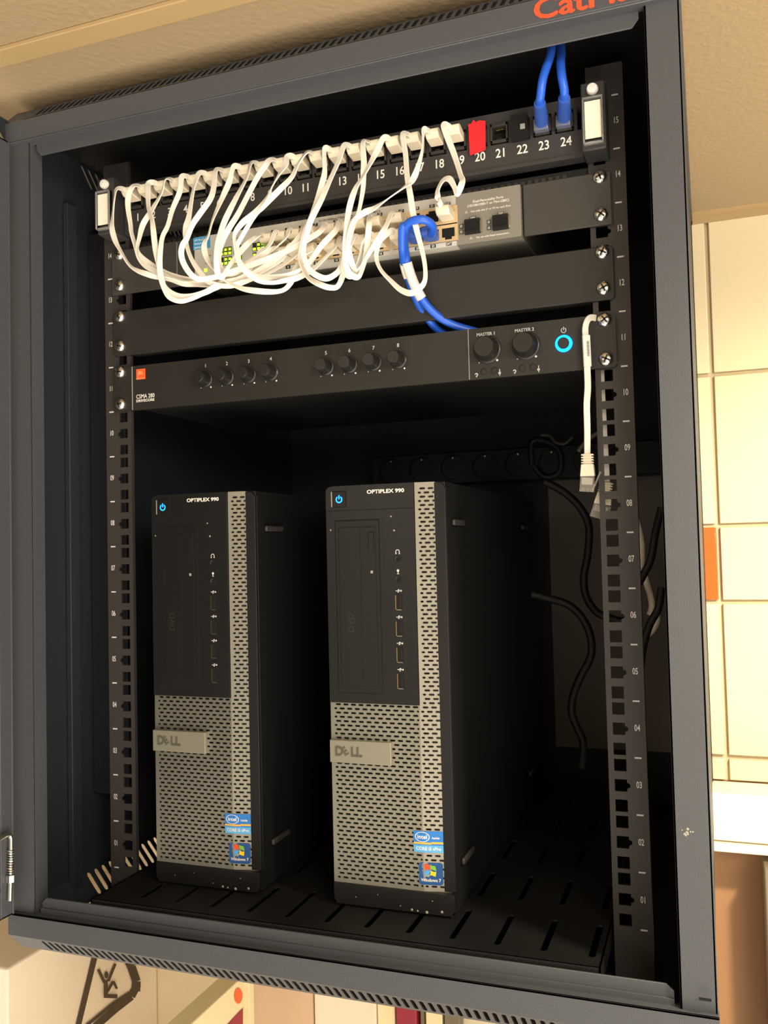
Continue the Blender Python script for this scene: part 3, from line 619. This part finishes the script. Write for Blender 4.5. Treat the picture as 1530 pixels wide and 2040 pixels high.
# ================================================================== white flat patch cables
def plug_mb(x, z, yb, m='plug', L=17, dz=0):
    mb = MB(); prof = [(yb, z-4), (yb, z+3.8), (yb-L+4, z+5.2+dz), (yb-L, z+3.2+dz), (yb-L, z-.4+dz), (yb-L+3.5, z-3.8+dz)]
    mb.prism(prof, 0, x-5.9, x+5.9, m)
    return mb
names = {1: [(228,396),(224,433),(223,455),(230,481),(242,503),(257,527),(274,539),(296,547),(313,552),(339,557),(364,565),(390,566),(424,568),(465,556),(500,535)],
2: [(256,390),(255,413),(260,447),(262,464),(271,493),(276,506),(288,518),(312,534),(339,547),(373,556),(407,559),(432,554),(462,543),(500,518),(535,490)],
3: [(295,382),(296,413),(302,433),(305,455),(310,498),(317,532),(324,563),(336,580),(356,590),(381,590),(407,583),(429,573),(462,562),(510,548),(556,520)],
4: [(322,384),(302,419),(285,447),(278,472),(273,495),(276,512),(291,530),(315,542),(347,557),(390,563),(424,557),(470,545),(525,512),(566,478)],
5: [(358,382),(344,416),(334,450),(324,471),(320,495),(318,523),(320,549),(329,578),(339,593),(359,600),(381,595),(407,583),(440,565),(500,548),(570,500),(600,466)],
6: [(388,368),(383,390),(376,433),(370,455),(371,484),(381,515),(398,542),(415,561),(441,569),(466,568),(500,555),(560,530),(598,500)],
7: [(426,372),(419,396),(398,426),(383,448),(372,475),(364,488),(361,505),(366,525),(380,546),(398,556),(432,551),(480,535),(560,505),(625,470),(642,456)],
8: [(457,362),(442,396),(424,438),(415,469),(407,486),(410,510),(424,534),(449,559),(480,574),(516,580),(550,581),(569,575),(581,559),(588,536),(605,510),(638,494)],
9: [(491,355),(471,393),(450,435),(439,464),(432,489),(431,518),(434,545),(442,552),(452,538),(470,512),(491,488),(508,474)],
10: [(528,331),(513,353),(494,389),(474,427),(458,452),(444,478),(436,505),(438,530),(452,545),(475,541),(505,520),(530,503)],
11: [(569,328),(556,348),(542,372),(530,396),(508,423),(482,445),(467,468),(469,496),(476,522),(491,542),(516,559),(542,563),(567,559),(593,553),(625,535),(668,492)],
12: [(593,328),(581,353),(559,376),(525,410),(508,428),(482,471),(472,491),(474,515),(488,536),(511,551),(545,552),(580,546),(610,530),(640,490),(668,460)],
13: [(647,340),(642,365),(632,396),(617,437),(610,454),(603,485),(598,515),(605,539),(618,556),(641,568),(659,573),(673,570),(683,548),(692,510),(698,488)],
14: [(675,320),(659,355),(641,396),(620,437),(612,462),(605,491),(607,515),(618,539),(644,554),(664,549),(680,530),(692,480),(697,455)],
15: [(725,325),(724,345),(723,376),(716,415),(708,440),(698,470),(689,500),(684,530),(690,546),(702,549),(715,520),(722,490),(728,480)],
16: [(752,298),(738,325),(723,352),(708,376),(697,410),(690,450),(686,492),(688,523),(697,545),(713,552),(722,535),(730,500),(735,450)],
17: [(808,308),(811,350),(818,393),(822,420),(830,458),(841,500),(847,534),(846,560),(835,575),(818,584),(798,577),(779,560),(759,538),(750,514),(754,485),(765,470)],
18: [(842,296),(832,335),(820,361),(804,374),(770,398),(745,415),(725,424),(705,440),(695,465),(695,500),(703,530),(713,540),(735,505),(758,470),(770,448)],
19: [(906,311),(918,350),(921,360),(917,374),(911,386),(905,372),(897,358),(888,356),(879,364),(872,380),(872,392)]}
ports = {9:(0,0),1:(0,1),2:(1,0),10:(1,1),4:(2,0),3:(2,1),5:(3,0),6:(3,1),7:(4,0),8:(4,1),12:(5,0),11:(5,1),14:(6,0),13:(6,1),16:(7,0),15:(7,1),18:(8,0),17:(8,1),19:(11,0)}
look = {1: 'falling past the left rail screws', 2: 'second from the left', 3: 'dropping straight down beside the number 3', 4: 'slanting left across its neighbour', 5: 'reaching the lowest of the left loops',
 6: 'falling steeply beside the number 5', 7: 'slanting left in front of the number 6', 8: 'with the widest low loop under the switch', 9: 'ending in the leftmost upper switch port', 10: 'ending in a lower left switch port',
 11: 'slanting left below the number 11', 12: 'bending in from above number 12', 13: 'making the lowest loop in the middle', 14: 'slanting left beside number 13', 15: 'hanging nearly straight below number 15',
 16: 'crossing in front of the number 14', 17: 'looping over the blue cables', 18: 'slanting away to the left', 19: 'folded into a hook above the switch'}
for i in range(1, 20):
    x = PX[i-1]; c, r_ = ports[i]; xs_ = SXC[c]; zs_ = (584.5, 570)[r_]
    T = thing('patch_cable', 'white flat cable from patch panel port %d, %s' % (i, look[i]), 'cable', (x, -20, 600), 'white flat patch cables between patch panel and switch')
    obj('plug', plug_mb(x, 650, -10.5, dz=1), T, bevel=.9)
    obj('plug', plug_mb(xs_, zs_, -8.5, L=19), T, bevel=.9)
    P = [Vector((x-1, -24, 652)), Vector((x-2.5, -31, 652)), Vector((x-4.5, -36, 649))]
    pl = names[i]; n = len(pl); dmid = 44+(i*7 % 13)*1.6
    for k, (px, py) in enumerate(pl):
        t = (k+1)/(n+1); d = 36+(dmid-36)*math.sin(math.pi*min(1, t*1.15)) if t < .87 else 36+(dmid-36)*max(0, (1-t))*2
        P.append(at(px, py, -d))
    P += [Vector((xs_-1, -31, zs_+1.5)), Vector((xs_, -25, zs_+1.3))]
    if i == 19: P[-2:] = [Vector((xs_-1.5, -31, zs_+6)), Vector((xs_, -25, zs_+1.3))]
    A = .75+.6*((i*5) % 7)/7; fr = 1.3+((i*3) % 5)*.3; ph_ = (i*2.4) % 6.28
    mb = MB().ribbon(spline(P, 8), 5.2, 1.15, lambda s_: A*math.sin(2*math.pi*fr*s_+ph_)*min(1, s_*8, (1-s_)*8), 'cable'); obj('cord', mb, T, smooth=28)
# ================================================================== blue cables
def round_cable(name, label, pts, r, m, cat='cable', group=None, parts=()):
    P = spline(pts, 8); T = thing(name, label, cat, tuple(P[0]), group)
    obj('cord', MB().tube(P, r, m, 12), T, smooth=60)
    for nm, mb, kw in parts: obj(nm, mb, T, **kw)
    return T
for i, (x, tops, lb) in enumerate(((PX[22], [(1077, 190), (1082, 155), (1096, 112)], 'blue network cable rising from port 23, leaning to the right'), (PX[23], [(1124, 180), (1119, 150), (1117, 125)], 'blue network cable rising straight up from port 24'))):
    s = at(*((1075, 205) if i == 0 else (1124, 195)), -44)
    base = Vector((x, -10, 647))
    pts = [base.lerp(s, .8), s, at(*tops[0], -50), at(*tops[1], -52), at(*tops[2], -46)]
    e = pts[-1]; pts += [e+Vector((.5, 4, 8)), e+Vector((0, 9, 18)), e+Vector((0, 14, 27))] if i == 0 else [e+Vector((0, 5, 8)), e+Vector((-1, 12, 18)), e+Vector((-2, 22, 32))]
    mbb = MB(); bx = [base.lerp(s, k/12) for k in range(13)]; mbb.tube(bx, [6.0-.25*k/12*6+(.35 if k > 4 and k % 2 else 0) for k in range(13)], 'blueboot', 14)
    mbp = MB().box(x-5.8, x+5.8, -18, -9, 641, 650, 'clear')
    round_cable('network_cable', lb, pts, 3.4, 'blue', parts=(('boot', mbb, {}), ('plug', mbp, dict(bevel=.5))), group='blue network cables rising from the patch panel')
defs = [([(860, 466), (862, 452), (852, 441), (836, 437), (815, 444), (806, 462), (806, 490), (812, 528), (826, 568), (846, 603), (873, 630), (905, 648), (945, 660), (975, 668)], 'thick blue cable from the switch, its right-hand end going behind the amplifier', 10, 0),
        ([(832, 468), (826, 455), (816, 450), (803, 452), (801, 470), (802, 498), (807, 534), (820, 572), (834, 606), (852, 634), (870, 655), (892, 668)], 'thick blue cable from the switch, its left-hand and steeper run to the amplifier', 9, 4)]
for pl, lb, c, dd in defs:
    n = len(pl); P = []
    for k, (px, py) in enumerate(pl):
        t = k/(n-1); d = [24, 36, 44, 48, 46, 40][k] if k < 6 else 38-(t-.4)*95
        P.append(at(px, py, -(d-dd if t < .75 else d)))
    x = SXC[c]; P.insert(0, Vector((x, -14, 569)))
    mbp = plug_mb(x, 569, -8.5, 'blueboot', 18)
    n2 = len(P); S = spline(P, 8); a, b = int(len(S)*.56), int(len(S)*.70)
    mbs = MB().tube(S[a:b] if c == 10 else S[a:b-6], 4.3 if c == 10 else 3.9, 'white', 12)
    round_cable('network_cable', lb, P, 3.5, 'blue', parts=(('plug', mbp, dict(bevel=1)), ('label_sleeve', mbs, dict(label='white label sleeve'))), group='blue network cables from the switch to behind the amplifier')
# ================================================================== loose white cable hanging over the amplifier
T = thing('patch_cable', 'loose white flat cable hanging over the right end of the amplifier, plug free', 'cable', (208, -12, 480))
P = [at(1196, 640, 6), at(1187, 634, -3), at(1176, 633, -10), at(1169, 641, -13), at(1166, 655, -13), at(1167, 675, -11), at(1169, 700, -10), at(1170, 735, -10), at(1171, 772, -10), at(1169, 806, -11), at(1170, 857, -12), at(1170, 908, -12)]
mb = MB().ribbon(spline(P, 8), 5.2, 1.5, lambda s: .35*math.sin(7*s), 'cable'); obj('cord', mb, T, smooth=50)
a, b = at(1167.5, 668, -13.5), at(1170.5, 730, -11.5); mb = MB().ribbon([a.lerp(b, k/6) for k in range(7)], 6.4, 2.4, lambda s: .1, 'white')
for k in range(9): p = a.lerp(b, .22+k*.055); mb.box(p.x+.4, p.x+2.2, p.y-1.6, p.y-1.2, p.z-.5, p.z+.35+(k % 2)*.3, 'dimw')
obj('label_sleeve', mb, T)
def boot(T, p0, p1, w0, w1, m='plug'):
    d = (p1-p0); n = 5; mb = MB(); t = d.normalized(); X = Vector((1, 0, 0)); X = (X-t*X.dot(t)).normalized(); Y = t.cross(X)
    def blk(s0, s1, wa, wb, th, mm):
        a, b = p0+d*s0, p0+d*s1
        vs = [a+X*u*wa+Y*v*th for u, v in ((-1, -1), (1, -1), (1, 1), (-1, 1))]+[b+X*u*wb+Y*v*th for u, v in ((-1, -1), (1, -1), (1, 1), (-1, 1))]
        mb.add(vs, [(0, 3, 2, 1), (4, 5, 6, 7), (0, 1, 5, 4), (1, 2, 6, 5), (2, 3, 7, 6), (3, 0, 4, 7)], mm)
    blk(0, .5, w0*.7, w0*.7, 2, m)
    for k in range(4): blk(.02+k*.115, .085+k*.115, w0, w0, 3, m)
    blk(.47, 1, w0, w1, 3.8, m); obj('boot', mb, T, bevel=.4)
def clearplug(T, p0, p1, wd, lever=True):
    d = p1-p0; t = d.normalized(); X = Vector((1, 0, 0)); X = (X-t*X.dot(t)).normalized(); Y = t.cross(X); mb = MB()
    def blk(a, b, u0, u1, v0, v1, mm):
        vs = [a+X*u+Y*v for u, v in ((u0, v0), (u1, v0), (u1, v1), (u0, v1))]+[b+X*u+Y*v for u, v in ((u0, v0), (u1, v0), (u1, v1), (u0, v1))]
        mb.add(vs, [(0, 3, 2, 1), (4, 5, 6, 7), (0, 1, 5, 4), (1, 2, 6, 5), (2, 3, 7, 6), (3, 0, 4, 7)], mm)
    blk(p0, p1, -wd, wd, -3.5, 3.5, 'clear'); blk(p0+d*.1, p0+d*.55, -wd*.8, wd*.8, -2.6, 2.6, 'plug')
    for k in range(8): blk(p0+d*.72, p1-d*.02, -wd*.8+k*wd*.21, -wd*.8+k*wd*.21+.5, -3.7, -2.5, 'gold')
    if lever:
        q = p1+X*wd; e = p0-d*.35+X*(wd+4.5); blk(q-X*1.2, e, -.5, .5, -2.4, 2.4, 'clear')
    obj('plug', mb, T, bevel=.2, label='clear plastic plug')
p0, p1, p2 = at(1170.5, 904, -12), at(1171, 949, -12), at(1169, 980, -12)
boot(T, p0, p1, 4.8, 5.6); clearplug(T, p1, p2, 5.4)
# the second one, hanging behind the right rail
T = thing('patch_cable', 'second loose white cable hanging behind the right rail holes, its plug tilted', 'cable', (245, 25, 480))
P = [at(1196, 715, 14), at(1197, 745, 12), at(1199, 790, 12), at(1202, 850, 12), at(1205, 900, 12), at(1207, 940, 14), at(1208, 966, 14)]
mb = MB().ribbon(spline(P, 8), 6, 1.5, lambda s: .05, 'cable'); obj('cord', mb, T, smooth=50)
q0, q1, q2 = at(1209, 960, 14), at(1201, 1005, 14), at(1192, 1033, 14)
boot(T, q0, q1, 5.5, 7); clearplug(T, q1, q2, 6.8, False)
# ================================================================== cables and fittings in the back of the cabinet
def bc(name, label, pl, d, r, m, grp=None):
    P = [at(px, py, d if not isinstance(d, (list, tuple)) else d[k]) for k, (px, py) in enumerate(pl)]
    o = obj(name, MB().tube(spline(P, 7), r, m, 10), smooth=60); tag(o, label, 'cable', grp); return o
G = 'power cables hanging in the back of the cabinet'
bc('power_cable', 'black cable curving down to the right rail between units 08 and 06', [(1085, 960), (1110, 972), (1133, 988), (1157, 1013), (1173, 1049), (1171, 1104), (1163, 1149), (1167, 1186), (1185, 1216), (1205, 1228), (1235, 1237), (1262, 1236)], 200, 4, 'blackcable', G)
bc('power_cable', 'black cable bowing right beside the right-hand computer', [(1060, 1184), (1091, 1192), (1130, 1204), (1160, 1231), (1177, 1271), (1176, 1310), (1157, 1347), (1142, 1386), (1139, 1420), (1150, 1450), (1162, 1480), (1158, 1530)], 180, 4, 'blackcable', G)
bc('power_cable', 'thin dark cable looping on the shelf behind the right computer', [(1040, 1655), (1050, 1668), (1075, 1675), (1110, 1676), (1140, 1672), (1170, 1675), (1195, 1668)], 240, 1.6, 'rail', G)
bc('power_cable', 'black cable crossing from the right post towards the rail at unit 07', [(1318, 1010), (1306, 1060), (1296, 1115), (1278, 1152), (1262, 1185), (1255, 1240)], 90, 3.4, 'blackcable', G)
bc('power_cable', 'black cable crossing from the right post towards the rail at unit 06', [(1318, 1170), (1311, 1213), (1294, 1245), (1281, 1290), (1276, 1330)], 90, 3.4, 'blackcable', G)
bc('power_cable', 'dark looped cable high behind the right rail', [(1060, 925), (1060, 880), (1090, 880), (1115, 900), (1115, 940), (1085, 950), (1065, 930)], 330, 4, 'blackcable', G)
GW = 'pale cables between the right rail and the right post'
bc('pale_cable', 'pale cable bulging out from behind the rail beside unit 07', [(1262, 1015), (1268, 1040), (1275, 1070), (1278, 1100), (1276, 1135), (1270, 1165)], 110, 4.0, 'whitebundle', GW)
bc('pale_cable', 'pale cable bulging lower down beside unit 06', [(1284, 1145), (1290, 1165), (1297, 1190), (1299, 1210), (1294, 1225)], 110, 3.2, 'whitebundle', GW)
bc('pale_cable', 'short pale cable end just below unit 06', [(1310, 1225), (1308, 1242), (1298, 1258), (1285, 1268)], 110, 2.8, 'whitebundle', GW)
bc('pale_cable', 'dim grey cable end in the dark above the dangling plug', [(1152, 900), (1162, 886), (1176, 872), (1192, 862)], 60, 2.2, 'rail', GW)
mb = MB(); a = [at(1078, 866, 300), at(1096, 868, 300), at(1106, 880, 300), at(1124, 884, 300), at(1140, 870, 300)]
o = obj('wire_clip', MB().tube(spline(a, 5), 2.2, 'rail', 8)); tag(o, 'bent grey clip in the dark back of the cabinet', 'clip')
# socket strip across the back
T = thing('socket_strip', 'dark power socket strip across the back wall of the cabinet', 'power strip', (0, 500, 400))
mb = MB().box(-150, 250, 470, 511, 392, 436, 'cabin'); obj('housing', mb, T, bevel=1.5)
for k in range(8):
    x = -120+k*46; mb = MB().lathe((x, 470, 414), [(19, 0), (19, 1.2), (17, 1.4), (16, -.5), (0, -.5)], 'black', 24).lathe((x, 470, 428), [(1.8, 0), (1.4, 1.6), (0, 1.8)], 'steel', 8); obj('socket', mb, T)
# ================================================================== things low behind the cabinet
def face_plane(pl, y): return [at(px, py, y) for px, py in pl]
# big white cupboard whose side carries a slip pictogram: its visible side faces +X
XW = -560.0
T = thing('white_cupboard', 'tall white cupboard below left of the rack with a slip warning pictogram on its side', 'cupboard', (XW-170, 360, -Z0))
n0 = onX(15, 1930, XW)
mb = MB().box(XW-340, XW, n0.y, 518, -Z0, n0.z, 'whitebox'); obj('body', mb, T, bevel=3)
mb = MB()
XO = 1.2
def stroke(pl, wpx, closed=False):
    q = pl+[pl[0]] if closed else pl
    global XO
    for (a, b) in zip(q[:-1], q[1:]):
        XO += .06
        dx, dy = b[0]-a[0], b[1]-a[1]; L = math.hypot(dx, dy); nx, ny = -dy/L*wpx/2, dx/L*wpx/2
        vs = [onX(a[0]+nx, a[1]+ny, XW+XO), onX(b[0]+nx, b[1]+ny, XW+XO), onX(b[0]-nx, b[1]-ny, XW+XO), onX(a[0]-nx, a[1]-ny, XW+XO)]
        mb.add(vs, [(0, 1, 2, 3)], 'pictodark')
stroke([(194, 1885), (176, 1960), (152, 2060)], 11); stroke([(240, 1880), (262, 1926), (272, 1955), (271, 1975)], 17); stroke([(274, 1962), (262, 1985), (230, 2010), (190, 2045)], 15); stroke([(258, 1978), (225, 2000), (170, 2045)], 6)
stroke([(196, 1931), (208, 1957)], 6); stroke([(230, 1920), (216, 1955)], 5); stroke([(211, 1952), (211, 1988)], 8); stroke([(211, 1984), (234, 1985)], 8); stroke([(214, 1976), (226, 1955), (233, 1970)], 5)
c_ = (212, 1942); mb.add([onX(c_[0]+4*math.cos(k*.52), c_[1]+7*math.sin(k*.52), XW+1.5) for k in range(12)], [tuple(range(12))], 'pictodark')
obj('slip_pictogram', mb, T, label='dark triangle with a slipping figure')
XC = -330.0
a0, a1 = onX(386, 2038, XC), onX(469, 1955, XC)
T = thing('cream_cupboard', 'cream cupboard side with an orange round sticker and red corner', 'cupboard', (XC-90, a1.y-100, -Z0))
ye = at(485, 1960, 0); ye = onX(484, 1965, XC).y
mb = MB().box(XC-30, XC, a0.y-60, ye, -Z0, (a0.z+a1.z)/2, 'cream').box(XC-30, XC+10, ye, ye+14, -Z0, (a0.z+a1.z)/2, 'cream'); obj('body', mb, T, bevel=1.5)
mb = MB(); mb.add([onX(475+8*math.cos(k*.4), 1984+16*math.sin(k*.4), XC+.8) for k in range(16)], [tuple(range(16))], 'orange'); obj('round_sticker', mb, T)
mb = MB(); mb.add([onX(*p, XC+.8) for p in ((452, 2042), (484, 2008), (484, 2045))], [(0, 1, 2)], 'darkred'); obj('red_patch', mb, T)
def board(name, label, cat, px0, px1, y, m, th=20, ztop=-200, zb=-520):
    a = at(px0, 1990, y); b = at(px1, 2005, y); mb = MB().box(a.x, b.x, y, y+th, zb, ztop, m); return tag(obj(name, mb, bevel=1.5), label, cat)
board('pinkish_board', 'pinkish beige board low on the wall behind the cabinet', 'board', 503, 624, 498, 'pinkwall')
board('white_board', 'pale cream board low on the wall beside the pinkish one', 'board', 626, 748, 494, 'whitebox')
board('trunking', 'narrow cream cable trunking on the wall', 'trunking', 751, 786, 498, 'cream')
board('red_box', 'dark red rounded box on the wall below the cabinet', 'box', 788, 829, 494, 'darkred')
board('brown_strip', 'narrow brown strip right of the red box', 'strip', 836, 845, 500, 'olive')
board('cream_tin', 'pale yellow box right of the brown strip', 'box', 847, 880, 494, 'cream')
board('green_tin', 'pale green box at the bottom edge under the cabinet', 'box', 884, 915, 494, 'olive')
for o in bpy.data.objects:
    if '_b' in o: del o['_b']
